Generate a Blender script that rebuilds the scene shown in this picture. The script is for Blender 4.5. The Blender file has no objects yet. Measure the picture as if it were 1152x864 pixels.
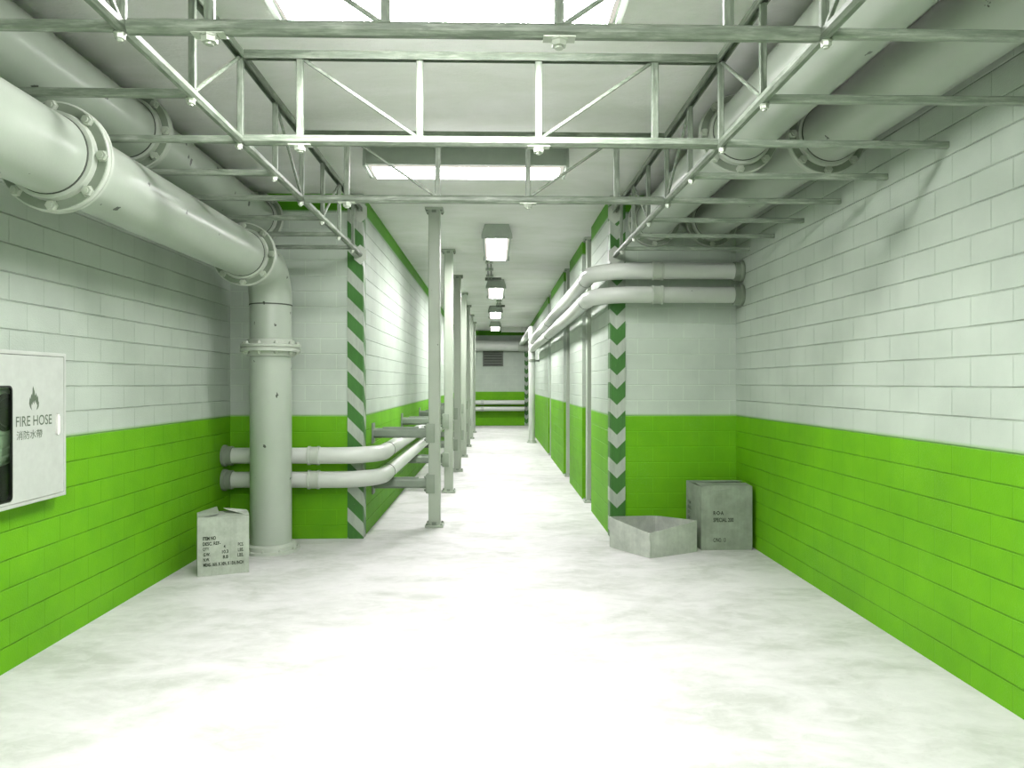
import bpy, bmesh, math, random
from mathutils import Vector, Matrix
from mathutils.geometry import tessellate_polygon

random.seed(7)
PI = math.pi
scn = bpy.context.scene
COL = scn.collection

# ------------------------------------------------------------------ dimensions (metres)
EYE = 2.0
CEIL = 4.42
XL, XR = -3.37, 3.14          # room side walls
CL, CR = -1.69, 1.51          # corridor side walls
YB = 9.58                     # end of the room / mouth of the corridor
YE = 34.6                     # far end of the corridor
Y0 = -4.0                     # wall behind the viewer
DADO = 1.57
BAND = 4.20

# ------------------------------------------------------------------ node helpers
def new_mat(name):
    m = bpy.data.materials.new(name)
    m.use_nodes = True
    nt = m.node_tree
    b = nt.nodes['Principled BSDF']
    return m, nt, b

def N(nt, t, **kw):
    n = nt.nodes.new(t)
    for k, v in kw.items():
        setattr(n, k, v)
    return n

def math_n(nt, op, a, b=None, c=None):
    n = N(nt, 'ShaderNodeMath', operation=op)
    for i, v in enumerate((a, b, c)):
        if v is None:
            continue
        if hasattr(v, 'is_output'):
            nt.links.new(v, n.inputs[i])
        else:
            n.inputs[i].default_value = v
    return n.outputs[0]

def mix_c(nt, fac, a, b, blend='MIX'):
    n = N(nt, 'ShaderNodeMix', data_type='RGBA', blend_type=blend)
    for sock, v in ((n.inputs[0], fac), (n.inputs[6], a), (n.inputs[7], b)):
        if hasattr(v, 'is_output'):
            nt.links.new(v, sock)
        elif isinstance(v, (tuple, list)):
            sock.default_value = (*v[:3], 1)
        else:
            sock.default_value = v
    return n.outputs[2]

def noise(nt, vec, scale, detail=4, rough=.55, dist=0):
    n = N(nt, 'ShaderNodeTexNoise')
    n.inputs['Scale'].default_value = scale
    n.inputs['Detail'].default_value = detail
    n.inputs['Roughness'].default_value = rough
    n.inputs['Distortion'].default_value = dist
    nt.links.new(vec, n.inputs['Vector'])
    return n.outputs['Fac']

def ramp(nt, fac, stops):
    n = N(nt, 'ShaderNodeValToRGB')
    el = n.color_ramp.elements
    while len(el) < len(stops):
        el.new(.5)
    for e, (p, c) in zip(el, stops):
        e.position = p
        e.color = (c, c, c, 1) if not isinstance(c, (tuple, list)) else (*c[:3], 1)
    nt.links.new(fac, n.inputs[0])
    return n.outputs[0]

def pos(nt):
    g = N(nt, 'ShaderNodeNewGeometry')
    s = N(nt, 'ShaderNodeSeparateXYZ')
    nt.links.new(g.outputs['Position'], s.inputs[0])
    return g.outputs['Position'], s.outputs[0], s.outputs[1], s.outputs[2]

def scaled(nt, vec, s):
    n = N(nt, 'ShaderNodeMapping')
    n.inputs['Scale'].default_value = s
    nt.links.new(vec, n.inputs['Vector'])
    return n.outputs[0]

def bump(nt, bsdf, h, strength=.3, dist=.01):
    n = N(nt, 'ShaderNodeBump')
    n.inputs['Strength'].default_value = strength
    n.inputs['Distance'].default_value = dist
    nt.links.new(h, n.inputs['Height'])
    nt.links.new(n.outputs[0], bsdf.inputs['Normal'])

WHITE = (.475, .56, .465)
GREEN = (.118, .38, .0025)
GREEN2 = (.075, .29, .006)

def block_wall(name, axis, du):
    """painted concrete block: white over a green dado, green band at the ceiling"""
    m, nt, b = new_mat(name)
    P, x, y, z = pos(nt)
    u = math_n(nt, 'ADD', x if axis == 'x' else y, du + 40.0)
    v = math_n(nt, 'ADD', z, 20.0 - DADO)
    c = N(nt, 'ShaderNodeCombineXYZ')
    nt.links.new(u, c.inputs[0]); nt.links.new(v, c.inputs[1])
    br = N(nt, 'ShaderNodeTexBrick', offset=.5, offset_frequency=2)
    nt.links.new(c.outputs[0], br.inputs['Vector'])
    br.inputs['Scale'].default_value = 1
    br.inputs['Brick Width'].default_value = .4
    br.inputs['Row Height'].default_value = .2
    br.inputs['Mortar Size'].default_value = .0055
    br.inputs['Mortar Smooth'].default_value = .35
    br.inputs['Color1'].default_value = (1, 1, 1, 1)
    br.inputs['Color2'].default_value = (.965, .965, .965, 1)
    br.inputs['Mortar'].default_value = ((.88, .90, .87, 1) if axis == 'y' else (1.10, 1.12, 1.08, 1))
    grime = ramp(nt, noise(nt, P, 1.3, 5), [(.3, .86), (.62, 1.0)])
    fine = noise(nt, P, 90, 3)
    speck = ramp(nt, noise(nt, P, 260, 2), [(.62, 0.), (.75, 1.)])
    isw = ramp(nt, math_n(nt, 'MULTIPLY', z, .1), [(DADO / 10 - .0002, 0.), (DADO / 10 + .0002, 1.)])
    isb = ramp(nt, math_n(nt, 'MULTIPLY', z, .1), [(BAND / 10 - .0002, 0.), (BAND / 10 + .0002, 1.)])
    gn = mix_c(nt, ramp(nt, noise(nt, P, 4, 5), [(.35, 0.), (.7, 1.)]), GREEN, (.14, .42, .003))
    # worn pale scuffs low on the green paint
    wear = math_n(nt, 'MULTIPLY', speck, ramp(nt, noise(nt, P, 1.1, 3), [(.46, 0.), (.7, .7)]))
    gn = mix_c(nt, wear, gn, (.5, .7, .4))
    base = mix_c(nt, isw, gn, WHITE)
    base = mix_c(nt, isb, base, GREEN2)
    base = mix_c(nt, 1., base, br.outputs['Color'], 'MULTIPLY')
    base = mix_c(nt, 1., base, grime, 'MULTIPLY')
    nt.links.new(base, b.inputs['Base Color'])
    b.inputs['Roughness'].default_value = .62
    # bed joints (level) are deeper than the head joints (upright)
    fv = math_n(nt, 'ABSOLUTE', math_n(nt, 'SUBTRACT', math_n(nt, 'FRACT', math_n(nt, 'ADD', math_n(nt, 'DIVIDE', v, .2), .5)), .5))
    bed = ramp(nt, fv, [(.010, 1.), (.040, 0.)])
    jd = math_n(nt, 'ADD', math_n(nt, 'MULTIPLY', br.outputs['Fac'], .28), math_n(nt, 'MULTIPLY', bed, math_n(nt, 'MULTIPLY', ramp(nt, noise(nt, P, 5, 4), [(.35, .2), (.65, 1.)]), .85)))
    h = math_n(nt, 'SUBTRACT', math_n(nt, 'MULTIPLY', fine, .16), jd)
    b.inputs['Specular IOR Level'].default_value = .25
    bump(nt, b, h, 1.0 if axis == 'y' else .5, .013)
    return m

def pipe_paint(name, base=(.395, .46, .375), rough=.28, chips=.66, scale=8):
    m, nt, b = new_mat(name)
    P, x, y, z = pos(nt)
    wn = N(nt, 'ShaderNodeTexNoise'); wn.inputs['Scale'].default_value = 34; wn.inputs['Detail'].default_value = 3
    nt.links.new(P, wn.inputs['Vector'])
    wv = N(nt, 'ShaderNodeVectorMath', operation='MULTIPLY_ADD')
    wv.inputs[1].default_value = (.05, .05, .05)
    nt.links.new(wn.outputs['Color'], wv.inputs[0]); nt.links.new(P, wv.inputs[2])
    vo = N(nt, 'ShaderNodeTexVoronoi'); vo.inputs['Scale'].default_value = scale
    nt.links.new(scaled(nt, wv.outputs[0], (1., .8, .7)), vo.inputs['Vector'])
    sp = N(nt, 'ShaderNodeSeparateColor'); nt.links.new(vo.outputs['Color'], sp.inputs[0])
    rad = math_n(nt, 'MULTIPLY', math_n(nt, 'SUBTRACT', sp.outputs[0], chips), .55)
    chip = math_n(nt, 'LESS_THAN', vo.outputs['Distance'], rad)
    n2 = noise(nt, P, 1.6, 4)
    col = mix_c(nt, ramp(nt, n2, [(.35, 0.), (.7, 1.)]), base, tuple(c * .90 for c in base))
    col = mix_c(nt, chip, col, (.05, .065, .045))
    nt.links.new(col, b.inputs['Base Color'])
    b.inputs['Roughness'].default_value = rough
    bump(nt, b, noise(nt, P, 45, 3), .05, .01)
    return m

def scratched(name, a, c, rough=.5, sc=(3, 26, 26), lo=.42, hi=.62):
    m, nt, b = new_mat(name)
    P, x, y, z = pos(nt)
    n1 = noise(nt, scaled(nt, P, sc), 1.6, 6, .7, .3)
    n2 = noise(nt, P, 6, 4)
    f = math_n(nt, 'MULTIPLY', ramp(nt, n1, [(lo, 0.), (hi, 1.)]), ramp(nt, n2, [(.3, .3), (.65, 1.)]))
    nt.links.new(mix_c(nt, f, a, c), b.inputs['Base Color'])
    b.inputs['Roughness'].default_value = rough
    bump(nt, b, n1, .15, .004)
    return m

def plain(name, col, rough=.6, metal=0., var=.12, scale=8):
    m, nt, b = new_mat(name)
    P, x, y, z = pos(nt)
    f = ramp(nt, noise(nt, P, scale, 4), [(.3, 0.), (.7, 1.)])
    nt.links.new(mix_c(nt, f, col, tuple(max(0, c * (1 - var)) for c in col)), b.inputs['Base Color'])
    b.inputs['Roughness'].default_value = rough
    b.inputs['Metallic'].default_value = metal
    return m

def floor_mat():
    m, nt, b = new_mat('floor_concrete')
    P, x, y, z = pos(nt)
    n1 = noise(nt, scaled(nt, P, (.8, 1.2, 1)), 1.4, 7, .62, .6)
    n2 = noise(nt, P, 30, 6, .75)
    n3 = noise(nt, scaled(nt, P, (1, 1.6, 1)), 5.0, 6, .68, .5)
    c1 = mix_c(nt, ramp(nt, n1, [(.36, 0.), (.60, 1.)]), (.46, .49, .435), (.64, .65, .625))
    c1 = mix_c(nt, ramp(nt, n3, [(.42, 0.), (.66, .45)]), c1, (.74, .75, .725))
    pit = ramp(nt, n2, [(.62, 0.), (.70, .5)])
    c1 = mix_c(nt, pit, c1, (.42, .47, .36))
    nt.links.new(c1, b.inputs['Base Color'])
    b.inputs['Roughness'].default_value = .55
    bump(nt, b, math_n(nt, 'ADD', math_n(nt, 'MULTIPLY', n2, .5), n3), .30, .012)
    return m

def ceiling_mat():
    m, nt, b = new_mat('ceiling_plaster')
    P, x, y, z = pos(nt)
    n1 = noise(nt, scaled(nt, P, (.7, 1.3, 1)), 1.1, 6, .62, .5)
    n2 = noise(nt, scaled(nt, P, (1., 2.2, 1)), 13, 6, .7)
    c1 = mix_c(nt, ramp(nt, n1, [(.35, 0.), (.65, 1.)]), (.80, .84, .76), (.93, .95, .91))
    nt.links.new(c1, b.inputs['Base Color'])
    b.inputs['Roughness'].default_value = .6
    bump(nt, b, n2, .5, .02)
    return m

def stripe_mat(name, kind, cx, ph):
    m, nt, b = new_mat(name)
    P, x, y, z = pos(nt)
    if kind == 'diagonal':
        f = math_n(nt, 'ADD', math_n(nt, 'ADD', z, x), math_n(nt, 'MULTIPLY', y, 1.0))
    else:
        f = math_n(nt, 'SUBTRACT', z, math_n(nt, 'ABSOLUTE', math_n(nt, 'SUBTRACT', x, cx)))
    f = math_n(nt, 'FRACT', math_n(nt, 'DIVIDE', math_n(nt, 'ADD', f, ph + 77), .385))
    st = ramp(nt, f, [(.455, 0.), (.465, 1.)])
    w = ramp(nt, noise(nt, scaled(nt, P, (6, 6, 1)), 4, 6, .7), [(.3, .8), (.6, 1.)])
    g = mix_c(nt, ramp(nt, noise(nt, P, 22, 6, .75), [(.62, 0.), (.72, .5)]), (.035, .155, .018), (.25, .4, .2))
    col = mix_c(nt, st, (.38, .44, .36), g)
    col = mix_c(nt, 1., col, w, 'MULTIPLY')
    nt.links.new(col, b.inputs['Base Color'])
    b.inputs['Roughness'].default_value = .45
    return m

def card_mat(name, col):
    m, nt, b = new_mat(name)
    P, x, y, z = pos(nt)
    n1 = noise(nt, P, 5, 6, .65)
    n2 = noise(nt, scaled(nt, P, (30, 30, 1)), 1.5, 3)
    c1 = mix_c(nt, ramp(nt, n1, [(.35, 0.), (.65, 1.)]), tuple(c * .72 for c in col), col)
    c1 = mix_c(nt, ramp(nt, n2, [(.35, .12), (.6, 0.)]), c1, tuple(c * .5 for c in col))
    nt.links.new(c1, b.inputs['Base Color'])
    b.inputs['Roughness'].default_value = .8
    bump(nt, b, n1, .25, .01)
    return m

def emit_mat(name, strength, col=(1.0, .945, .985)):
    m = bpy.data.materials.new(name); m.use_nodes = True
    nt = m.node_tree; nt.nodes.clear()
    o = N(nt, 'ShaderNodeOutputMaterial'); e = N(nt, 'ShaderNodeEmission')
    e.inputs[0].default_value = (*col, 1); e.inputs[1].default_value = strength
    nt.links.new(e.outputs[0], o.inputs[0])
    return m

def glass_mat():
    m = bpy.data.materials.new('cabinet_glass'); m.use_nodes = True
    nt = m.node_tree; nt.nodes.clear()
    o = N(nt, 'ShaderNodeOutputMaterial'); t = N(nt, 'ShaderNodeBsdfTransparent')
    g = N(nt, 'ShaderNodeBsdfGlossy'); g.inputs['Roughness'].default_value = .05
    t.inputs[0].default_value = (.78, .86, .78, 1)
    mx = N(nt, 'ShaderNodeMixShader')
    mx.inputs[0].default_value = .07; nt.links.new(t.outputs[0], mx.inputs[1]); nt.links.new(g.outputs[0], mx.inputs[2])
    nt.links.new(mx.outputs[0], o.inputs[0])
    return m

M = dict(
    wl=block_wall('painted_block_left', 'y', -.045),
    wr=block_wall('painted_block_right', 'y', .175),
    wbl=block_wall('painted_block_back_left', 'x', .02),
    wbr=block_wall('painted_block_back_right', 'x', -.057),
    floor=floor_mat(), ceil=ceiling_mat(),
    pipe=pipe_paint('big_pipe_paint'),
    pipe2=pipe_paint('small_pipe_paint', (.60, .65, .58), .30, .80, 10),
    flange=plain('flange_grey', (.22, .27, .20), .5),
    flange_l=plain('flange_pale', (.48, .54, .45), .45),
    bolt=plain('bolt_zinc', (.50, .56, .46), .4, .3),
    seam=plain('gasket_dark', (.06, .075, .055), .7),
    truss=scratched('scratched_truss', (.115, .15, .105), (.28, .33, .26)),
    truss_y=scratched('scratched_truss_long', (.115, .15, .105), (.28, .33, .26), .5, (26, 3, 26)),
    truss_z=scratched('scratched_truss_upright', (.115, .15, .105), (.28, .33, .26), .5, (26, 26, 3)),
    bar=scratched('outrigger_steel', (.19, .24, .18), (.42, .48, .38), .5, (3, 26, 26), .45, .68),
    post=pipe_paint('post_paint', (.36, .42, .33), .5, .8, 12),
    post_l=pipe_paint('post_paint_pale', (.58, .63, .54), .5, .8, 12),
    clampg=plain('clamp_steel', (.25, .31, .23), .5),
    arm=plain('arm_steel', (.20, .25, .19), .5),
    guard_l=stripe_mat('hazard_diagonal', 'diagonal', 0, .171),
    guard_r=stripe_mat('hazard_chevron', 'chevron', 1.585, .007),
    guard_e=stripe_mat('hazard_chevron_far', 'chevron', 1.50, .1),
    housing=plain('light_housing', (.34, .40, .33), .5),
    glow=emit_mat('tube_glow', 110.0), glow_dim=emit_mat('tube_glow_weaker', 40.0), rimglow=emit_mat('rim_glow', .74, (1.0, .98, .86)),
    lens=plain('diffuser_edge', (.85, .87, .80), .4),
    conduit=plain('conduit_dark', (.12, .15, .11), .5),
    card=card_mat('carton_grey', (.42, .48, .39)),
    card2=card_mat('carton_pale', (.54, .59, .51)),
    card3=card_mat('carton_grey_green', (.30, .36, .275)),
    ink=plain('box_ink', (.035, .05, .03), .8),
    ink2=plain('cabinet_print', (.10, .14, .09), .6),
    cab=plain('cabinet_enamel', (.50, .55, .485), .42, 0, .10, 14),
    cabedge=plain('cabinet_frame', (.50, .55, .48), .45),
    dark=plain('recess_black', (.008, .010, .007), .7),
    reel=plain('hose_reel', (.60, .66, .54), .5),
    rubber=plain('hub_black', (.006, .008, .006), .3),
    glass=glass_mat(),
    vent=plain('vent_grey', (.10, .125, .09), .5),
)

# ------------------------------------------------------------------ mesh helpers
class MB:
    def __init__(s):
        s.v, s.f = [], []
    def add(s, vs, fs):
        o = len(s.v)
        s.v += [Vector(p) for p in vs]
        s.f += [tuple(i + o for i in f) for f in fs]
        return s
    def box(s, x0, x1, y0, y1, z0, z1):
        return s.add([(x0, y0, z0), (x1, y0, z0), (x1, y1, z0), (x0, y1, z0), (x0, y0, z1), (x1, y0, z1), (x1, y1, z1), (x0, y1, z1)],
                     [(0, 3, 2, 1), (4, 5, 6, 7), (0, 1, 5, 4), (1, 2, 6, 5), (2, 3, 7, 6), (3, 0, 4, 7)])
    def sweep(s, path, prof, cap=True, up=None, scales=None):
        """prof: list of 2D points; path: list of 3D points"""
        path = [Vector(p) for p in path]
        n = len(prof); base = len(s.v); prev = None
        for i, p in enumerate(path):
            t = (path[min(i + 1, len(path) - 1)] - path[max(i - 1, 0)]).normalized()
            if prev is None:
                u = Vector(up) if up is not None else (Vector((0, 0, 1)) if abs(t.z) < .9 else Vector((0, 1, 0)))
            else:
                u = prev
            a = u.cross(t).normalized(); u = t.cross(a).normalized(); prev = u
            k = scales[i] if scales else 1
            for (q, r) in prof:
                s.v.append(p + a * q * k + u * r * k)
        for i in range(len(path) - 1):
            for j in range(n):
                k = (j + 1) % n
                s.f.append((base + i * n + j, base + i * n + k, base + (i + 1) * n + k, base + (i + 1) * n + j))
        if cap:
            s.f.append(tuple(base + j for j in reversed(range(n))))
            s.f.append(tuple(base + (len(path) - 1) * n + j for j in range(n)))
        return s
    def tube(s, path, r, n=32, cap=True):
        return s.sweep(path, [(r * math.cos(2 * PI * i / n), r * math.sin(2 * PI * i / n)) for i in range(n)], cap)
    def bar(s, a, b, w, h, ch=None, up=None):
        ch = min(w, h) * .18 if ch is None else ch
        x, y = w / 2, h / 2
        return s.sweep([a, b], [(x, -y + ch), (x, y - ch), (x - ch, y), (-x + ch, y), (-x, y - ch), (-x, -y + ch), (-x + ch, -y), (x - ch, -y)], up=up)
    def lathe(s, c, axis, prof, n=40):
        """prof: (distance along axis, radius) pairs, closed at both ends"""
        c = Vector(c); ax = Vector(axis).normalized()
        u = Vector((0, 0, 1)) if abs(ax.z) < .9 else Vector((1, 0, 0))
        a = u.cross(ax).normalized(); u = ax.cross(a).normalized()
        base = len(s.v)
        for (d, r) in prof:
            for i in range(n):
                t = 2 * PI * i / n
                s.v.append(c + ax * d + a * r * math.cos(t) + u * r * math.sin(t))
        for k in range(len(prof) - 1):
            for i in range(n):
                j = (i + 1) % n
                s.f.append((base + k * n + i, base + k * n + j, base + (k + 1) * n + j, base + (k + 1) * n + i))
        s.f.append(tuple(base + i for i in reversed(range(n))))
        s.f.append(tuple(base + (len(prof) - 1) * n + i for i in range(n)))
        return s
    def slab(s, loops, thick, fn):
        """flat plate with holes; loops in 2D, fn(u, v, d) -> 3D, d from 0 to thick"""
        flat = [p for l in loops for p in l]
        tris = tessellate_polygon([[Vector((p[0], p[1], 0)) for p in l] for l in loops])
        n = len(flat); base = len(s.v)
        s.v += [Vector(fn(p[0], p[1], thick)) for p in flat] + [Vector(fn(p[0], p[1], 0)) for p in flat]
        for t in tris:
            s.f.append(tuple(base + i for i in t))
            s.f.append(tuple(base + n + i for i in reversed(t)))
        o = 0
        for l in loops:
            for i in range(len(l)):
                j = (i + 1) % len(l)
                s.f.append((base + o + i, base + o + j, base + n + o + j, base + n + o + i))
            o += len(l)
        return s
    def build(s, name, mat, parent=None, off=None, smooth=30, bevel=0, kind=None):
        if parent is not None and off is None:
            p = parent; off = Vector((0, 0, 0))
            while p is not None:
                off += Vector(p.location); p = p.parent
        off = off or Vector((0, 0, 0))
        me = bpy.data.meshes.new(name)
        me.from_pydata([tuple(v - off) for v in s.v], [], s.f)
        bm = bmesh.new(); bm.from_mesh(me)
        bmesh.ops.recalc_face_normals(bm, faces=bm.faces)
        if bevel:
            bmesh.ops.bevel(bm, geom=[e for e in bm.edges if len(e.link_faces) == 2 and e.calc_face_angle(0) > .6],
                            offset=bevel, segments=2, profile=.5, affect='EDGES')
        bm.to_mesh(me); bm.free()
        if smooth:
            me.shade_smooth(); me.set_sharp_from_angle(angle=math.radians(smooth))
        me.materials.append(mat)
        o = bpy.data.objects.new(name, me); COL.objects.link(o)
        if parent is not None:
            o.parent = parent
        if kind:
            o['kind'] = kind
        return o

def tag(o, label, cat, group=None):
    o['label'] = label; o['category'] = cat
    if group:
        o['group'] = group
    return o

def thing(name, label, cat, loc=(0, 0, 0), group=None):
    o = bpy.data.objects.new(name, None); COL.objects.link(o)
    o.location = loc; o.empty_display_size = .1
    return tag(o, label, cat, group)

def copy_tree(o, parent=None):
    c = o.copy(); COL.objects.link(c)
    if parent is not None:
        c.parent = parent
    for ch in [k for k in COL.objects if k.parent == o]:
        copy_tree(ch, c)
    return c

def arc(c, a, b, R, a0, a1, n=14):
    """points on a circle centred c with unit axes a and b"""
    c, a, b = Vector(c), Vector(a), Vector(b)
    return [c + a * R * math.cos(a0 + (a1 - a0) * i / n) + b * R * math.sin(a0 + (a1 - a0) * i / n) for i in range(n + 1)]

def struct(name, mb, mat):
    return mb.build(name, mat, kind='structure', smooth=0)

# ------------------------------------------------------------------ setting
struct('floor', MB().box(XL - .2, 5.2, Y0 - .2, YE + .2, -.15, 0), M['floor'])
struct('ceiling', MB().box(XL - .2, 5.2, Y0 - .2, YE + .2, CEIL, CEIL + .15), M['ceil'])
struct('wall_left', MB().box(XL - .15, XL, Y0, YB, 0, CEIL), M['wl'])
struct('wall_right', MB().box(XR, XR + .15, Y0, YB, 0, CEIL), M['wr'])
struct('wall_rear', MB().box(XL - .15, XR + .15, Y0 - .15, Y0, 0, CEIL), M['wbr'])
struct('wall_back_left', MB().box(XL - .15, CL, YB, YB + .18, 0, CEIL), M['wbl'])
struct('wall_back_right', MB().box(CR, XR + .15, YB, YB + .18, 0, CEIL), M['wbr'])
struct('wall_corridor_left', MB().box(CL - .15, CL, YB + .18, YE, 0, CEIL), M['wl'])
# right side of the corridor: four wall blocks with recesses between them, and a side passage at the end
for k, (a, b) in enumerate(((YB + .18, 11.54), (12.72, 14.85), (16.1, 19.8), (20.7, 31.4))):
    w = MB().box(CR, 2.5, a, b, 0, CEIL).build('wall_corridor_right' + ('' if k == 0 else '_%s' % 'abc'[k - 1]), M['wr'], kind='structure', smooth=0)
    # faces that look along the corridor need the other block layout
    w.data.materials.append(M['wbr'])
    for p in w.data.polygons:
        if abs(p.normal.y) > .9:
            p.material_index = 1
struct('wall_recess_right', MB().box(2.5, 2.62, YB + .18, 31.4, 0, CEIL), M['wr'])
struct('wall_far', MB().box(CL - .15, 5.2, YE, YE + .15, 0, CEIL), M['wbr'])
struct('wall_side_passage', MB().box(5.0, 5.2, 31.4, YE, 0, CEIL), M['wr'])
struct('wall_passage_near', MB().box(2.5, 5.2, 31.2, 31.4, 0, CEIL), M['wbr'])

# ------------------------------------------------------------------ bolts, flanges
def hexbolt(mb, c, axis, r=.034, h=.028):
    c = Vector(c); ax = Vector(axis).normalized()
    mb.lathe(c, ax, [(0, r * 1.1), (h * .25, r * 1.1), (h * .25, r * .98), (h, r * .9)], 6)
    mb.lathe(c + ax * h, ax, [(0, r * .5), (h * .35, r * .5)], 10)
    return mb

def flange(parent, c, axis, side, pipe_r=.24, R=.335, T=.035, bolts=8, label=None):
    """bolted pair of flange plates round a pipe; side = +1/-1 where the bolt heads show"""
    c = Vector(c); ax = Vector(axis).normalized()
    f = MB().lathe(c, ax, [(-T, R * .985), (-T * .8, R), (-T * .08, R), (-T * .02, R * .97), (T * .02, R * .97), (T * .08, R), (T * .8, R), (T, R * .985)], 44).build(
        'flange', M['flange_l'], parent)
    g = MB().lathe(c + ax * side * T, ax * side, [(-.004, R * .975), (.004, R * .965)], 44).build('flange_face', M['flange'], f, off=None)
    MB().lathe(c + ax * side * T, ax * side, [(0, pipe_r + .033), (.05, pipe_r + .026), (.055, pipe_r + .005)], 44).build('weld_collar', M['flange_l'], f)
    MB().lathe(c + ax * side * (T + .056), ax * side, [(0, pipe_r + .005), (.010, pipe_r + .003)], 44).build('gasket_seam', M['seam'], f)
    u = Vector((0, 0, 1)) if abs(ax.z) < .9 else Vector((1, 0, 0))
    a = u.cross(ax).normalized(); u = ax.cross(a).normalized()
    for k in range(bolts):
        t = 2 * PI * k / bolts
        hexbolt(MB(), c + ax * side * (T + .003) + (a * math.cos(t) + u * math.sin(t)) * (R - .035), ax * side).build('bolt', M['bolt'], f)
    return f

# ------------------------------------------------------------------ large pipe that drops to the floor (left)
xa, ha, yv = -2.66, EYE + 1.365, 8.92
t = thing('pipe_with_elbow', 'thick white pipe turning down to the floor in the left corner beside the small carton', 'pipe', (xa, yv, 0))
Rb = .42
MB().tube([(xa, -1.5, ha), (xa, 4.51, ha)], .24, 44).tube([(xa, 4.58, ha), (xa, 7.95, ha)], .24, 44).build('horizontal_run', M['pipe'], t)
el = [(xa, 7.98, ha), (xa, yv - Rb, ha)] + arc((xa, yv - Rb, ha - Rb), (0, 0, 1), (0, 1, 0), Rb, 0, PI / 2, 12)[1:] + [(xa, yv, ha - Rb - .02)]
MB().tube(el, .245, 44).build('elbow', M['pipe'], t)
MB().tube([(xa, yv, .05), (xa, yv, ha - Rb - .02)], .24, 44).build('vertical_run', M['pipe'], t)
MB().lathe((xa, yv, ha - Rb - .03), (0, 0, 1), [(0, .246), (.008, .2475), (.014, .246)], 44).build('elbow_seam', M['seam'], t)
flange(t, (xa, 4.58, ha), (0, 1, 0), -1)
flange(t, (xa, 7.98, ha), (0, 1, 0), -1)
# collar half way down
fz = 2.41
c = MB().lathe((xa, yv, fz), (0, 0, 1), [(-.045, .335), (-.04, .345), (-.010, .345), (-.006, .33), (.006, .33), (.010, .345), (.04, .345), (.045, .335)], 44).build('flange', M['flange_l'], t)
MB().lathe((xa, yv, fz), (0, 0, 1), [(-.10, .25), (-.095, .272), (-.046, .275), (.046, .275), (.095, .272), (.10, .25)], 44).build('weld_collar', M['flange_l'], c)
for k in range(10):
    a = 2 * PI * k / 10 + .15
    hexbolt(MB(), (xa + .305 * math.cos(a), yv + .305 * math.sin(a), fz + .044), (0, 0, 1), .024, .025).build('bolt', M['bolt'], c)
    hexbolt(MB(), (xa + .305 * math.cos(a), yv + .305 * math.sin(a), fz - .044), (0, 0, -1), .024, .025).build('bolt', M['bolt'], c)
c = MB().lathe((xa, yv, 0), (0, 0, 1), [(0, .335), (.03, .335), (.036, .325)], 14).build('floor_flange', M['flange_l'], t)
MB().lathe((xa, yv, .036), (0, 0, 1), [(0, .29), (.045, .285), (.06, .262), (.065, .245)], 44).build('weld_collar', M['flange_l'], c)
for k in range(10):
    a = 2 * PI * k / 10 + .3
    hexbolt(MB(), (xa + .31 * math.cos(a), yv + .31 * math.sin(a), .036), (0, 0, 1), .018, .022).build('bolt', M['bolt'], c)

# ------------------------------------------------------------------ large ceiling pipes
def ceiling_pipe(x, h, ys, label, name='ceiling_pipe', sy=-1.5):
    t = thing(name, label, 'pipe', (x, YB, h), 'big pipes under the ceiling')
    MB().tube([(x, sy, h), (x, YB - .01, h)], .24, 44).build('pipe_run', M['pipe'], t)
    for y in ys:
        flange(t, (x, y, h), (0, 1, 0), -1)
    return t
ceiling_pipe(-3.01, EYE + 2.08, (2.8, 6.24, 9.50), 'thick pipe close under the ceiling by the left wall, above the bending pipe')
ceiling_pipe(2.05, EYE + 2.08, (2.8, 6.19, 9.50), 'thick ceiling pipe on the right, the one next to the truss')
ceiling_pipe(2.795, EYE + 2.08, (2.8, 6.20, 9.50), 'thick ceiling pipe on the far right, running right along the block wall')

# ------------------------------------------------------------------ trusses
HB, HT = EYE + 1.64, EYE + 2.215      # chord heights
TL, TR = -1.715, 1.555
NODES = [1.07 + .8 * k for k in range(11)]       # 1.1 ... 9.1
def channel(mb, a, b, w=.055, h=.05, t=.008):
    """inverted U section"""
    x, y = w / 2, h / 2
    return mb.sweep([a, b], [(x, -y), (x, y), (-x, y), (-x, -y), (-x + t, -y), (-x + t, y - t), (x - t, y - t), (x - t, -y)])

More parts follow.
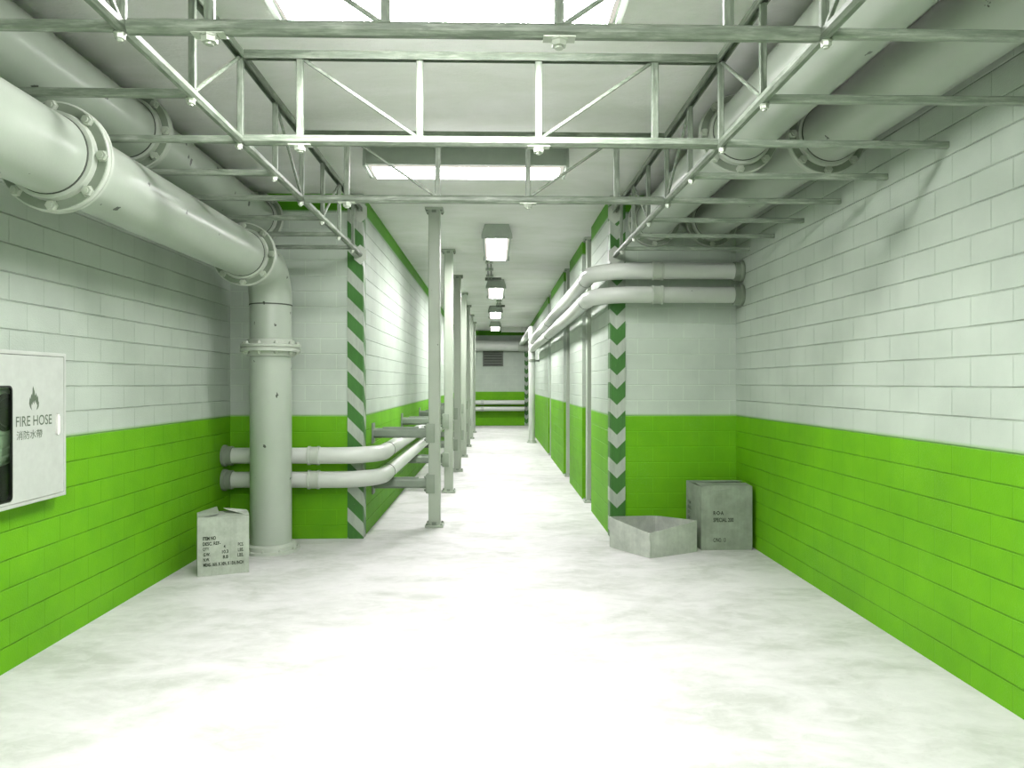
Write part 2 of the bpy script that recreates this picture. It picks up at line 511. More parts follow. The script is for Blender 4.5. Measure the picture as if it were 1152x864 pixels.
def long_truss(x, label, s):
    t = thing('lengthwise_truss', label, 'truss', (x, YB - .02, HB), 'pair of trusses running along the room')
    ye = YB - .03
    MB().bar((x, .3, HB), (x, ye, HB), .058, .058, .016).build('bottom_chord', M['truss_y'], t)
    channel(MB(), (x, .3, HT), (x, ye, HT)).build('top_chord', M['truss_y'], t)
    for k, y in enumerate(NODES):
        MB().bar((x, y, HB + .028), (x, y, HT - .022), .040, .028, .004, up=(0, 1, 0)).build('vertical', M['truss_z'], t)
    zb, zt = HB + .03, HT - .03
    for k in range(len(NODES) - 1):
        y0, y1 = NODES[k], NODES[k + 1]
        if k % 4 == 2:      # 2.7 -> 3.5 top near, bottom far
            a, b = (x, y0 + .03, zt), (x, y1 - .03, zb)
        elif k % 4 == 0 and k > 0 or k == 0:
            a, b = (x, y0 + .03, zb), (x, y1 - .03, zt)
        else:
            continue
        MB().bar(a, b, .020, .020, .003).build('diagonal', M['truss_y'], t)
    for y in (.8, 1.87, 2.67):
        MB().bar((x, y + .06, HT + .02), (x, y + .06, CEIL - .001), .03, .03).build('hanger', M['truss_z'], t)
    for y in NODES[1:]:
        hexbolt(MB(), (x - s * .01, y, HB - .028), (0, 0, -1), .026, .028).build('nut', M['bolt'], t)
    for z, r in ((HB, .10), (HT - .03, .11)):
        pts = [(r * math.cos(PI / 6 + k * PI / 3) * .9, r * math.sin(PI / 6 + k * PI / 3) * 1.25) for k in range(6)]
        MB().slab([pts], .014, lambda u, v, d: (x + u, YB - .029 + d, z + v)).build('end_plate', M['flange_l'], t)
    return t
long_truss(TL, 'long steel truss running away on the left, up to the diagonal striped corner', 1)
long_truss(TR, 'long steel truss running away on the right, up to the chevron striped corner', -1)

def cross_truss(y, label):
    t = thing('cross_truss', label, 'truss', (0, y, HB), 'trusses spanning between the two long ones')
    a, b = TL + .03, TR - .03
    MB().bar((a, y, HB), (b, y, HB), .068, .068, .020).build('bottom_chord', M['truss'], t)
    channel(MB(), (a, y, HT), (b, y, HT), .05, .055).build('top_chord', M['truss'], t)
    vx = (-1.315, -.505, .303, 1.10)
    for k, x in enumerate(vx):
        MB().bar((x, y, HB + .03), (x, y, HT - .02), .046, .03, .004, up=(0, 1, 0)).build('vertical', M['truss_z'], t)
        if k in (0, 2):
            n = MB()
            n.box(x - .075, x + .075, y - .034, y + .034, HB - .037, HB - .031)
            hexbolt(n, (x, y, HB - .037), (0, 0, -1), .040, .032)
            n.build('nut', M['bolt'], t)
    MB().bar((vx[0] + .03, y, HT - .03), (vx[1] - .02, y, HB + .03), .020, .022, .003).build('diagonal', M['truss'], t)
    MB().bar((vx[2] + .02, y, HB + .03), (vx[3] - .03, y, HT - .03), .020, .022, .003).build('diagonal', M['truss'], t)
    return t
cross_truss(3.47, 'nearest crosswise truss, its thick bottom bar crossing in front of the big ceiling light')
cross_truss(5.07, 'middle crosswise truss, with upper bar, uprights and slanting braces in full view')
cross_truss(6.67, 'farthest crosswise truss, crossing in front of the wide lit lamp near the corridor mouth')

ordw = ['nearest', 'second nearest', 'third nearest', 'fourth nearest', 'fifth nearest', 'sixth nearest', 'seventh nearest', 'farthest']
for k in range(8):
    y = 3.47 + .8 * k
    for (x0, x1, side) in ((XL + .003, TL - .031, 'left'), (TR + .031, XR - .003, 'right')):
        o = MB().bar((x0, y, HB + .003), (x1, y, HB + .003), .042, .046, .006)
        o = o.build('support_bar', M['truss'] if side == 'left' else M['bar'])
        tag(o, '%s of the level steel bars between the %s long truss and the %s wall' % (ordw[k], side, side), 'steel bar', 'support bars under the pipes on the %s' % side)

# ------------------------------------------------------------------ twin small pipes
def coupling(parent, c, axis, r):
    ax = Vector(axis)
    MB().lathe(c, axis, [(-.075, r + .003), (-.07, r + .018), (-.045, r + .018), (-.042, r + .010), (.042, r + .010), (.045, r + .018), (.07, r + .018), (.075, r + .003)], 32).build('coupling', M['flange_l'], parent)
def seam(parent, c, axis, r):
    MB().lathe(c, axis, [(-.010, r + .001), (-.007, r + .007), (.007, r + .007), (.010, r + .001)], 32).build('seam_ring', M['seam'], parent)
def wall_socket(parent, c, axis, r):
    MB().lathe(c, axis, [(0, r + .035), (.03, r + .035), (.045, r + .02), (.11, r + .02), (.115, r + .003)], 32).build('wall_collar', M['flange'], parent)

r = .100
RB = .50
for z, w in ((EYE + 1.407, 'upper'), (EYE + 1.107, 'lower')):
    yp, xp, R = YB - .25, 1.255, .80
    t = thing('overhead_pipe', '%s of the two white pipes high up, bending from right wall into corridor' % w, 'pipe', (xp, yp, z), 'two white pipes high on the right')
    MB().tube([(XR - .01, yp, z), (xp + R, yp, z)], r).build('wall_run', M['pipe2'], t)
    MB().tube([(xp + R, yp, z)] + arc((xp + RB, yp + RB, z), (0, -1, 0), (-1, 0, 0), RB, 0, PI / 2, 16) + [(xp, yp + R + .01, z)], r + .004).build('elbow', M['pipe2'], t)
    MB().tube([(xp, yp + R + .01, z), (xp, 24.67, z)], r).build('corridor_run', M['pipe2'], t)
    wall_socket(t, (XR - .004, yp, z), (-1, 0, 0), r)
    coupling(t, (xp + R, yp, z), (1, 0, 0), r)
    for y in (yp + R + .01, 17.2):
        seam(t, (xp, y, z), (0, 1, 0), r)
    coupling(t, (xp, 24.55, z), (0, 1, 0), r)

for z, w in ((1.09, 'upper'), (.79, 'lower')):
    yp, xp, R = YB - .25, -1.45, .80
    ye = YE - .3
    t = thing('low_pipe', '%s of the two low white pipes passing behind the thick upright pipe' % w, 'pipe', (xp, yp, z), 'two white pipes low on the left')
    MB().tube([(XL + .01, yp, z), (xp - R, yp, z)], r).build('wall_run', M['pipe2'], t)
    MB().tube([(xp - R, yp, z)] + arc((xp - RB, yp + RB, z), (0, -1, 0), (1, 0, 0), RB, 0, PI / 2, 16) + [(xp, yp + R + .01, z)], r + .004).build('elbow', M['pipe2'], t)
    MB().tube([(xp, yp + R + .01, z), (xp, ye - .5, z)] + arc((xp + .5, ye - .5, z), (-1, 0, 0), (0, 1, 0), .5, 0, PI / 2, 10)[1:] + [(1.40, ye, z)], r).build('corridor_run', M['pipe2'], t)
    wall_socket(t, (XL + .004, yp, z), (1, 0, 0), r)
    coupling(t, (xp - R, yp, z), (1, 0, 0), r)
    seam(t, (xp, yp + R + .01, z), (0, 1, 0), r)
    coupling(t, (-.55, ye, z), (1, 0, 0), r)

# pipe standing in the corridor and the large pipe across the far end
xs, ys_, hs = 1.255, 24.78, EYE + 1.80
t = thing('standing_pipe', 'upright white pipe far down the corridor that the two overhead pipes run into', 'pipe', (xs, ys_, 0))
MB().tube([(xs, ys_, .02), (xs, ys_, hs - .2)], .11).build('vertical_run', M['pipe2'], t)
MB().tube(arc((xs, ys_ + .2, hs - .2), (0, -1, 0), (0, 0, 1), .2, 0, PI / 2, 12) + [(xs, YE - .58, hs)], .11).build('top_run', M['pipe2'], t)
MB().lathe((xs, ys_, 0), (0, 0, 1), [(0, .17), (.03, .17), (.035, .13), (.09, .125)], 24).build('floor_flange', M['flange_l'], t)
MB().box(xs + .1, CR - .003, ys_ - .03, ys_ + .03, 2.7, 2.76).lathe((xs, ys_, 2.68), (0, 0, 1), [(0, .125), (.1, .125)], 24).build('wall_clamp', M['flange'], t)
zf = EYE + 1.70
t = thing('end_wall_pipe', 'thick white pipe crossing high over the far end wall of the corridor', 'pipe', (0, YE - .34, zf))
MB().tube([(CL + .005, YE - .34, zf), (4.99, YE - .34, zf)], .24, 36).build('pipe_run', M['pipe2'], t)
MB().lathe((xs, YE - .34, zf), (1, 0, 0), [(-.16, .245), (-.15, .262), (.15, .262), (.16, .245)], 36).build('coupling', M['flange_l'], t)

# ------------------------------------------------------------------ support posts
def post(x, y, mat, label, arms, group):
    t = thing('support_post', label, 'post', (x, y, 0), group)
    W = .08
    MB().bar((x, y, .03), (x, y, CEIL - .03), 2 * W, 2 * W, .012, up=(0, 1, 0)).build('column', mat, t)
    for nm, z0, sg in (('base_plate', 0, 1), ('cap_plate', CEIL, -1)):
        a, b = sorted((z0, z0 + sg * .035))
        pl = MB().box(x - .125, x + .125, y - .125, y + .125, a, b).build(nm, mat, t, bevel=.006)
        for sx in (-1, 1):
            for sy in (-1, 1):
                hexbolt(MB(), (x + sx * .10, y + sy * .10, z0 + sg * .035), (0, 0, sg), .018, .016).build('bolt', M['arm'], pl)
        g = MB()
        g.box(x - .03, x + .03, y - .115, y - W, min(z0 + sg * .035, z0 + sg * .07), max(z0 + sg * .035, z0 + sg * .07))
        g.build('foot_clip', M['arm'], pl)
    if arms:
        for z in (1.30, .60):
            ar = MB().bar((CL + .02, y, z), (x - W - .005, y, z), .11, .135, .03).build('arm', M['arm'], t)
            MB().bar((CL + .14, y, z + .075), (x - W - .14, y, z + .075), .05, .02, .004).build('strap', M['arm'], ar)
            MB().box(CL + .002, CL + .02, y - .10, y + .10, z - .14, z + .14).build('wall_plate', M['arm'], ar)
            MB().box(x - W - .035, x + .01, y - W - .022, y + W + .022, z - .13, z + .13).build('clamp', M['clampg'], ar, bevel=.01)
            for sz in (-1, 1):
                hexbolt(MB(), (x - W - .035, y - .05, z + sz * .09), (-1, 0, 0), .022, .02).build('bolt', M['arm'], ar)
    return t

mats = [M['post']] * 7
pl = ['grey-green square steel post standing nearest, at the mouth of the corridor',
      'pale square steel post directly behind the nearest grey-green one',
      'dark green-grey square steel post, third in the row along the corridor',
      'pale square steel post, fourth in the row, between two dark ones',
      'dark square steel post, fifth in the row down the corridor',
      'grey square steel post, sixth in the row, just before the last one',
      'pale square steel post at the far end of the row']
for k in range(7):
    post(-.83, 10.375 + 3.22 * k, mats[k], pl[k], True, 'posts along the left of the corridor')
for (y, lab) in ((12.42, 'slim pale post in the first recess of the right corridor wall'),
                 (15.85, 'slim pale post in the second recess of the right corridor wall'),
                 (20.5, 'slim pale post in the third recess of the right corridor wall, farthest down')):
    post(1.622, y, M['post'], lab, False, 'posts in the recesses on the right')

# ------------------------------------------------------------------ striped corner guards
def guard(name, label, x0, x1, wrap, mat, y=YB, z1=CEIL - .001):
    m = MB()
    th = .014
    m.box(x0, x1, y - th, y - .002, 0.0, z1)
    if wrap == 'right':
        m.box(x1 + .002, x1 + th, y - th, y + .17, 0.0, z1)
    elif wrap == 'left':
        m.box(x0 - th, x0 - .002, y - th, y + .17, 0.0, z1)
    return tag(m.build(name, mat, smooth=0), label, 'corner guard', 'hazard striped corner strips')
guard('corner_guard', 'green and white diagonal striped strip on the left corner of the corridor mouth', CL - .19, CL, 'right', M['guard_l'])
guard('corner_guard', 'green and white chevron strip on the right corner of the corridor mouth, above the cartons', CR, CR + .185, 'left', M['guard_r'])
guard('corner_guard', 'small distant chevron strip at the right of the far end wall', 1.41, 1.59, None, M['guard_e'], YE)

# ------------------------------------------------------------------ lights
def light_fixture(x, y, rz, label):
    t = thing('ceiling_light', label, 'ceiling light', (0, 0, 0), 'fluorescent ceiling lights')
    L = 1.02
    hs = MB()
    prof = [(.215, -.20), (.215, -.175), (.165, 0), (-.165, 0), (-.215, -.175), (-.215, -.20)]
    hs.sweep([(-L, 0, 0), (L, 0, 0)], prof, up=(0, 0, 1))
    hs.build('housing', M['housing'], t)
    for s in (-1, 1):
        e = MB().slab([[(.235, -.22), (.235, -.165), (.185, -.001), (-.185, -.001), (-.235, -.165), (-.235, -.22)]], .03,
                      lambda u, v, d: (s * (L + d), u, v))
        e.build('end_cap', M['housing'], t)
    MB().box(-L + .02, L - .02, -.19, .19, -.212, -.199).build('diffuser_rim', M['rimglow'], t)
    MB().box(-L + .06, L - .06, -.155, .155, -.245, -.211).build('diffuser', M['glow'], t)
    t.location = (x, y, CEIL); t.rotation_euler = (0, 0, rz)
    return t
l0 = light_fixture(-.275, 4.36, 0, 'big lit ceiling light cut by the top edge of the picture')
def more_light(x, y, rz, lab):
    t = copy_tree(l0); t.location = (x, y, CEIL); t.rotation_euler = (0, 0, rz); t['label'] = lab
    return t
t = more_light(-.285, 7.80, 0, 'wide lit ceiling light seen behind the farthest crosswise truss')
for ch in [k for k in COL.objects if k.parent == t and k.name.startswith('diffuser.')]:
    ch.data = ch.data.copy(); ch.data.materials[0] = M['glow_dim']
for y, lab in ((12.38, 'nearest ceiling light of the corridor row, hanging past the row of posts'),
               (18.4, 'second ceiling light of the corridor row, joined by cables to the nearest'),
               (24.4, 'third ceiling light of the corridor row'),
               (30.4, 'farthest small ceiling light of the corridor row')):
    t = more_light(.04, y, PI / 2, lab)
    for ch in [k for k in COL.objects if k.parent == t and k.name.startswith('diffuser.')]:
        ch.data = ch.data.copy()
        for v in ch.data.vertices:
            if v.co.z < -.23:
                v.co.z = -.220
t = thing('ceiling_duct', 'pale box duct crossing the ceiling at the far end of the corridor', 'duct', (1.6, 32.5, CEIL - .01))
MB().box(.30, 4.98, 32.3, 32.7, CEIL - .20, CEIL - .002).build('duct_body', M['post_l'], t, bevel=.01)
for q in (.32, 1.2, 2.4, 3.6):
    MB().box(q - .02, q + .02, 32.285, 32.715, CEIL - .215, CEIL - .002).build('joint_strip', M['flange_l'], t)
more_light(-.28, .92, 0, 'added ceiling light above the viewer, out of the picture')  # unseen fixture at the row's spacing, added to light the foreground
more_light(-.28, -2.5, 0, 'added ceiling light behind the viewer, out of the picture')  # another unseen fixture, added behind the viewer for foreground light

def cable_run(x, y0, y1, lab, w=.22):
    t = thing('ceiling_cable_conduit', lab, 'conduit', (x, y1, CEIL), 'cable runs between corridor lights')
    for s in (-1, 1):
        MB().tube([(x + s * .035, y0, CEIL - .03), (x + s * .035, y1, CEIL - .03)], .016, 12).build('cable', M['conduit'], t)
    for k in range(3):
        yy = y0 + (y1 - y0) * (.35 + .25 * k)
        MB().box(x - .08, x + .08, yy - .03, yy + .03, CEIL - .055, CEIL - .002).build('clip', M['bolt'], t)
    MB().box(x - w * .5, x + w * 1.2, y1 - .1, y1 + .03, CEIL - .06, CEIL - .002).build('junction_box', M['conduit'], t, bevel=.008)
cable_run(-.10, 13.45, 17.2, 'pair of dark cables clipped to the ceiling behind the nearest corridor light')
cable_run(.14, 19.5, 23.2, 'pair of dark cables clipped to the ceiling behind the second corridor light', .16)

# ------------------------------------------------------------------ vent in the far wall
t = thing('wall_vent', 'dark louvred vent high in the far end wall', 'vent', (0, YE, 2.8))
x0, x1, z0, z1 = -.53, .42, 2.76, 3.48
MB().slab([[(x0, z0), (x1, z0), (x1, z1), (x0, z1)], [(x0 + .06, z0 + .06), (x0 + .06, z1 - .06), (x1 - .06, z1 - .06), (x1 - .06, z0 + .06)]], .05,
          lambda u, v, d: (u, YE - d, v)).build('frame', M['vent'], t)
MB().box(x0 + .05, x1 - .05, YE - .008, YE - .001, z0 + .05, z1 - .05).build('duct_opening', M['dark'], t)
for k in range(5):
    z = z0 + .12 + k * .12
    MB().add([(x0 + .06, YE - .048, z - .02), (x1 - .06, YE - .048, z - .02), (x1 - .06, YE - .048, z), (x0 + .06, YE - .048, z),
              (x0 + .06, YE - .01, z + .05), (x1 - .06, YE - .01, z + .05), (x1 - .06, YE - .01, z + .07), (x0 + .06, YE - .01, z + .07)],
             [(0, 1, 2, 3), (7, 6, 5, 4), (3, 2, 6, 7), (1, 0, 4, 5), (0, 3, 7, 4), (2, 1, 5, 6)]).build('slat', M['vent'], t)

# ------------------------------------------------------------------ text
def text_mesh(body, mat, parent, name, origin, ux, uy, w=None, h=None, ext=.0006, bold=.0):
    """text whose bounding box starts at origin, w wide along ux and h tall along uy"""
    cu = bpy.data.curves.new('txt', 'FONT'); cu.body = body; cu.size = 1; cu.offset = bold
    o = bpy.data.objects.new('txt', cu); COL.objects.link(o)
    bpy.context.view_layer.update()
    dg = bpy.context.evaluated_depsgraph_get()
    me = bpy.data.meshes.new_from_object(o.evaluated_get(dg))
    bpy.data.objects.remove(o); bpy.data.curves.remove(cu)
    xs = [v.co.x for v in me.vertices]; ys = [v.co.y for v in me.vertices]
    bx, by = min(xs), min(ys); bw, bh = max(xs) - bx, max(ys) - by
    sy = (h / bh) if h else w / bw
    sx = (w / bw) if w else sy
    off = Vector((0, 0, 0)); p = parent
    while p is not None:
        off += Vector(p.location); p = p.parent
    ux, uy, origin = Vector(ux), Vector(uy), Vector(origin)
    nrm = ux.cross(uy)
    for v in me.vertices:
        v.co = origin + ux * (v.co.x - bx) * sx + uy * (v.co.y - by) * sy + nrm * ext - off
    me.materials.clear(); me.materials.append(mat); me.name = name
    o = bpy.data.objects.new(name, me); COL.objects.link(o); o.parent = parent
    return o

# ------------------------------------------------------------------ fire hose cabinet
XF = -3.25
CY = .078
y0, y1, z0, z1 = 4.38 + CY, 5.644 + CY, 1.15, 2.22
t = thing('fire_hose_cabinet', 'white wall cabinet lettered FIRE HOSE with a dark window, on the left wall', 'fire hose cabinet', (XL, (y0 + y1) / 2, z0))
sh = MB()
sh.box(XL, XL + .01, y0, y1, z0, z1)
for a in ((y0, y0 + .012, z0, z1), (y1 - .012, y1, z0, z1), (y0 + .012, y1 - .012, z0, z0 + .012), (y0 + .012, y1 - .012, z1 - .012, z1)):
    sh.box(XL + .01, XF - .004, *a)
sh.build('case', M['cabedge'], t)
fn = lambda u, v, d: (XF - .022 + d, u, v)
fr = .026
MB().slab([[(y0, z0), (y1, z0), (y1, z1), (y0, z1)], [(y0 + fr, z0 + fr), (y0 + fr, z1 - fr), (y1 - fr, z1 - fr), (y1 - fr, z0 + fr)]], .022, fn).build('frame', M['cabedge'], t, bevel=.003)
def rr(a0, a1, b0, b1, r, n=6):
    pts = []
    for (cx, cy, s) in ((a1 - r, b1 - r, 0), (a0 + r, b1 - r, PI / 2), (a0 + r, b0 + r, PI), (a1 - r, b0 + r, 3 * PI / 2)):
        for k in range(n + 1):
            a = s + PI / 2 * k / n
            pts.append((cx + r * math.cos(a), cy + r * math.sin(a)))
    return pts
g = fr + .004
win = rr(4.52 + CY, 5.022 + CY, 1.196, 1.98, .035)
slot = rr(5.502 + CY, 5.578 + CY, 1.606, 1.771, .037)
door = MB().slab([[(y0 + g, z0 + g), (y1 - g, z0 + g), (y1 - g, z1 - g), (y0 + g, z1 - g)], list(reversed(win)), list(reversed(slot))], .016,
                 lambda u, v, d: (XF - .018 + d, u, v)).build('door', M['cab'], t)
MB().slab([win, list(reversed(rr(4.532 + CY, 5.010 + CY, 1.208, 1.968, .028)))], .012, lambda u, v, d: (XF - .014 + d, u, v)).build('window_gasket', M['rubber'], door)
MB().box(XF - .016, XF - .013, 4.525 + CY, 5.017 + CY, 1.20, 1.975).build('window_pane', M['glass'], door)
# hand slot: pale lip on the right, shallow recess behind
MB().box(XF - .045, XF - .019, 5.49 + CY, 5.59 + CY, 1.595, 1.782).build('handle_recess', M['cabedge'], door)
MB().slab([rr(5.540 + CY, 5.578 + CY, 1.608, 1.769, .018)], .016, lambda u, v, d: (XF - .020 + d, u, v)).build('handle_lip', M['lens'], door)
text_mesh('FIRE HOSE', M['ink2'], door, 'lettering', (XF - .002, 5.053 + CY, 1.697), (0, 1, 0), (0, 0, 1), .410, .072, .0012, .008)
text_mesh('消防水帶', M['ink2'], door, 'lettering', (XF - .002, 5.058 + CY, 1.606), (0, 1, 0), (0, 0, 1), .290, .062, .0012, .008)
fl = [(-.22, 0), (-.40, .12), (-.50, .28), (-.47, .42), (-.42, .54), (-.37, .44), (-.33, .56), (-.27, .68), (-.22, .60), (-.16, .74), (-.15, .90), (-.10, 1.0),
      (-.03, .88), (.04, .80), (.08, .66), (.14, .58), (.20, .72), (.27, .62), (.28, .50), (.36, .60), (.40, .52), (.42, .40), (.49, .30), (.47, .16), (.38, .07), (.24, 0),
      (.33, .16), (.34, .28), (.26, .22), (.23, .38), (.17, .30), (.12, .46), (.06, .32), (.02, .24), (-.03, .44), (-.08, .30), (-.13, .38), (-.18, .22), (-.25, .30), (-.30, .18), (-.28, .10)]
MB().slab([[(5.255 + CY + .112 * a, 1.806 + .168 * b) for a, b in fl]], .0012, lambda u, v, d: (XF - .0022 + d, u, v)).build('flame_symbol', M['ink2'], door)
rc = (XL + .012, 5.02 + CY, 1.80)
rl = MB()
rl.lathe(rc, (1, 0, 0), [(0, .36), (.012, .37), (.02, .36), (.022, .33), (.03, .335), (.034, .31), (.026, .30), (.034, .28), (.038, .255), (.030, .25), (.040, .22), (.044, .19), (.038, .165), (.05, .15), (.05, .135)], 48)
rl.build('hose_coil', M['reel'], t)
MB().lathe((XL + .062, 5.02 + CY, 1.80), (1, 0, 0), [(0, .125), (.008, .13), (.018, .125), (.02, .10), (.012, .09)], 40).build('reel_hub', M['rubber'], t)
MB().box(XL + .011, XL + .013, y0 + .015, y1 - .015, z0 + .015, z1 - .015).build('inner_lining', M['dark'], t)

# ------------------------------------------------------------------ cartons
def carton_body(base, tops, inset=.006, bulge=.012, n=6):
    """closed carton sides: base and tops are 4 corner points each (counter-clockwise); slightly bulged faces"""
    m = MB()
    for i in range(4):
        j = (i + 1) % 4
        a, b, c, d = [Vector(p) for p in (base[i], base[j], tops[j], tops[i])]
        nrm = (b - a).cross(d - a).normalized()
        vs, fs = [], []
        for q in range(n + 1):
            for p in range(n + 1):
                u, v = p / n, q / n
                pt = (a * (1 - u) + b * u) * (1 - v) + (d * (1 - u) + c * u) * v
                vs.append(pt + nrm * bulge * math.sin(PI * u) * math.sin(PI * v))
        for q in range(n):
            for p in range(n):
                k = q * (n + 1) + p
                fs.append((k, k + 1, k + n + 2, k + n + 1))
        m.add(vs, fs)
    m.add(base, [(3, 2, 1, 0)])
    return m

def slab4(pts, th=.005):
    """thin sheet on four 3D points"""
    p = [Vector(q) for q in pts]
    n = (p[1] - p[0]).cross(p[3] - p[0]).normalized() * th
    return MB().add([*p, *[q + n for q in p]], [(0, 3, 2, 1), (4, 5, 6, 7), (0, 1, 5, 4), (1, 2, 6, 5), (2, 3, 7, 6), (3, 0, 4, 7)])

# small carton by the upright pipe
P0, P1 = Vector((-3.05, 7.71, 0)), Vector((-2.585, 7.90, 0))
dirx = (P1 - P0).normalized(); diry = Vector((-dirx.y, dirx.x, 0))
dep = .34
P2, P3 = P1 + diry * dep, P0 + diry * dep
H = .605
up = Vector((0, 0, 1))
t = thing('small_carton', 'small grey carton with loose flaps and stencilled weights, beside the thick upright pipe', 'cardboard box', tuple((P0 + P2) / 2))
carton_body([P0, P1, P2, P3], [p + up * H for p in (P0, P1, P2, P3)], bulge=.008).build('body', M['card'], t, smooth=40)
mid = (P0 + P1) / 2
q0, q1, q2, q3 = [p + up * H for p in (P0, P1, P2, P3)]
e = dep * .5
slab4([q3, q0, q0 + dirx * .21 + up * .035, q3 + dirx * .20 + up * .055]).build('flap', M['card'], t, smooth=0)
slab4([q1 - dirx * .02, q2, q2 - dirx * .24 + up * .035 + diry * .01, q1 - dirx * .22 + up * .055 + diry * .11]).build('flap', M['card2'], t, smooth=0)
slab4([q0 + up * .002, q1 + up * .002, q1 + diry * .16 + up * .015, q0 + diry * .16 + up * .012]).build('flap', M['card'], t, smooth=0)
slab4([q2, q3, q3 - diry * .15 + up * .005, q2 - diry * .15 + up * .008]).build('flap', M['card'], t, smooth=0)
fo = P0 - diry * .0095
W = (P1 - P0).length
def wl(txt, u0, z, w, h, bold=.0):
    text_mesh(txt, M['ink'], t, 'printed_text', fo + dirx * u0 * W + up * z, dirx, up, w * W, h * 1.06, .0005, bold + .012)
wl('ITEM NO', .10, .372, .25, .036, .02)
wl('DESC. REF-', .10, .318, .34, .034, .01)
wl('QTY.', .10, .262, .13, .034)
wl('G.W.', .11, .208, .13, .033, .02)
wl('N.W.', .11, .155, .12, .033, .02)
wl('MEAS. 16½ X 10½ X 15½ INCH', .11, .100, .78, .036, .02)
wl('4', .50, .278, .035, .034)
wl('10.3', .47, .224, .12, .034, .01)
wl('8.8', .485, .170, .10, .034, .01)
wl('PCS.', .78, .288, .11, .034)
wl('LBS.', .78, .232, .11, .034)
wl('LBS.', .77, .178, .12, .034)

# tall closed carton in the right corner
bx0, bx1, by0, by1, H = 2.470, 3.085, 8.81, 9.19, .757
by1 = 9.37
t = thing('tall_carton', 'tall closed grey-green carton stencilled SPECIAL, in the right corner against the green wall', 'cardboard box', ((bx0 + bx1) / 2, (by0 + by1) / 2, 0))
B = [Vector(p) for p in ((bx0, by0, 0), (bx1, by0, 0), (bx1 - .01, by1, 0), (bx0 - .035, by1, 0))]
carton_body(B, [p + up * H for p in B], bulge=.012).build('body', M['card3'], t, smooth=40)
T = [p + up * H for p in B]
slab4([T[0], T[1], T[1] + Vector((0, .25, .012)), T[0] + Vector((0, .25, .010))]).build('flap', M['card3'], t, smooth=0)
slab4([T[2], T[3], T[3] + Vector((0, -.24, .006)), T[2] + Vector((0, -.24, .022))]).build('flap', M['card3'], t, smooth=0)
slab4([T[0] + Vector((.14, -.004, -.05)), T[0] + Vector((.47, -.004, -.012)), T[0] + Vector((.47, .003, .014)), T[0] + Vector((.14, .003, .014))], .002).build('tape', M['card3'], t, smooth=0)
fy = by0 - .0135
px = lambda q: (q - 556) / 836 * 8.80 - .003
text_mesh('R·O·A', M['ink'], t, 'printed_text', (px(804.4), fy, .421), (1, 0, 0), up, .124, .048, .0005, .035)
text_mesh('SPECIAL 200', M['ink'], t, 'printed_text', (px(804.4), fy, .338), (1, 0, 0), up, .243, .050, .0005, .025)
text_mesh('C/NO. 13', M['ink'], t, 'printed_text', (px(804.4), fy, .100), (1, 0, 0), up, .148, .047, .0005, .02)
for k, (s, w) in enumerate((('ITEM', .14), ('DESC.', .17), ('QTY.', .12), ('G.W.', .12))):
    text_mesh(s, M['ink'], t, 'printed_text', (bx0 - .040, by1 - .10, .50 - k * .065), (0, -1, 0), up, w, .036, .0005, .01)

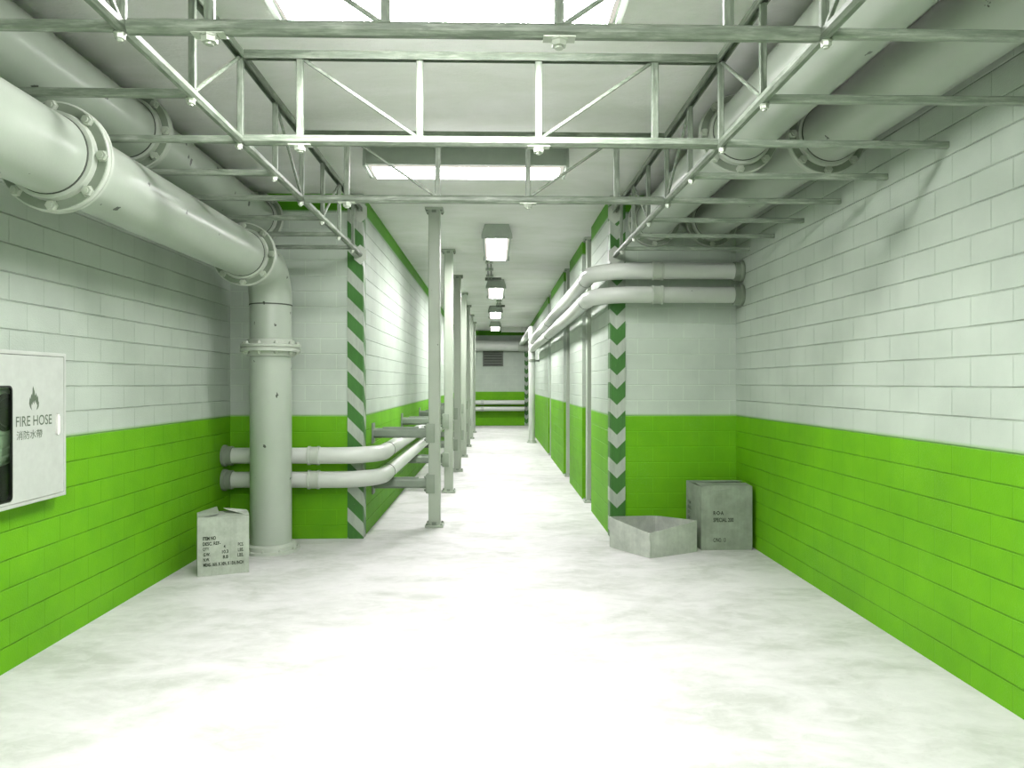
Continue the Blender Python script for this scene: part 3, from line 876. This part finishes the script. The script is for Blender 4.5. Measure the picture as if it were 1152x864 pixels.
# open crushed carton
B = [Vector((1.39, 9.045, 0)), Vector((1.766, 8.40, 0)), Vector((2.42, 8.745, 0)), Vector((2.04, 9.35, 0))]
Z = [.365, .286, .366, .32]
lean = [(-.0, .0), (-.005, .0), (0, .0), (0, .0)]
Tp = [b + Vector((lean[i][0], lean[i][1], Z[i])) for i, b in enumerate(B)]
m = MB()
cen = sum(B, Vector()) / 4
n = 8
def ring(off, zoff, frac):
    out = []
    for i in range(4):
        j = (i + 1) % 4
        for k in range(n):
            u = k / n
            a = B[i].lerp(B[j], u); b = Tp[i].lerp(Tp[j], u)
            p = a.lerp(b, frac)
            nrm = Vector(((B[j] - B[i]).y, -(B[j] - B[i]).x, 0)).normalized()
            bul = .012 * math.sin(PI * u) * math.sin(PI * min(1, frac))
            d = (p - cen); d.z = 0
            cut = .018 if k == 0 else 0
            out.append(p + nrm * bul - d.normalized() * (off + cut) + up * zoff)
    return out
rings = [ring(0, 0, 0), ring(0, 0, .33), ring(0, 0, .66), ring(0, 0, 1), ring(.008, 0, 1), ring(.008, 0, .6), ring(.008, .006, 0)]
base = 0
for rg in rings:
    m.v += rg
cnt = 4 * n
for q in range(len(rings) - 1):
    for i in range(cnt):
        j = (i + 1) % cnt
        m.f.append((q * cnt + i, q * cnt + j, (q + 1) * cnt + j, (q + 1) * cnt + i))
m.f.append(tuple(reversed(range(cnt))))
m.f.append(tuple((len(rings) - 1) * cnt + i for i in range(cnt)))
t = thing('open_carton', 'low open empty carton without a lid, in front of the tall closed carton', 'cardboard box', tuple(cen))
m.build('tray', M['card2'], t, smooth=35)
tb = MB()
c0 = B[1] - (B[1] - cen).normalized() * .010
tb.sweep([c0 + up * .02, c0 + up * .15, Tp[1] + (c0 - B[1]) - up * .004], [(.016 * math.cos(2 * PI * i / 10), .016 * math.sin(2 * PI * i / 10)) for i in range(10)])
tb.build('corner_tape', M['card2'], t)

# ------------------------------------------------------------------ camera, world, view
cam = bpy.data.cameras.new('camera'); co = bpy.data.objects.new('camera', cam); COL.objects.link(co)
cam.sensor_width = 36; cam.lens = 36 * 836 / 1152
cam.clip_start = .05; cam.clip_end = 200
yaw = math.atan(20 / 836)
co.location = (0, 0, EYE)
co.rotation_euler = (PI / 2 - math.atan(1.5 / 836), 0, -yaw)
scn.camera = co

w = bpy.data.worlds.new('world'); scn.world = w; w.use_nodes = True
bg = w.node_tree.nodes['Background']
bg.inputs[0].default_value = (.7, .8, .65, 1); bg.inputs[1].default_value = .02

scn.view_settings.view_transform = 'Standard'
scn.view_settings.look = 'None'
scn.view_settings.gamma = 1
scn.view_settings.exposure = 0.0
scn.view_settings.use_curve_mapping = False
scn.cycles.max_bounces = 10
scn.cycles.diffuse_bounces = 2
scn.cycles.use_denoising = True
scn.cycles.sample_clamp_indirect = 6
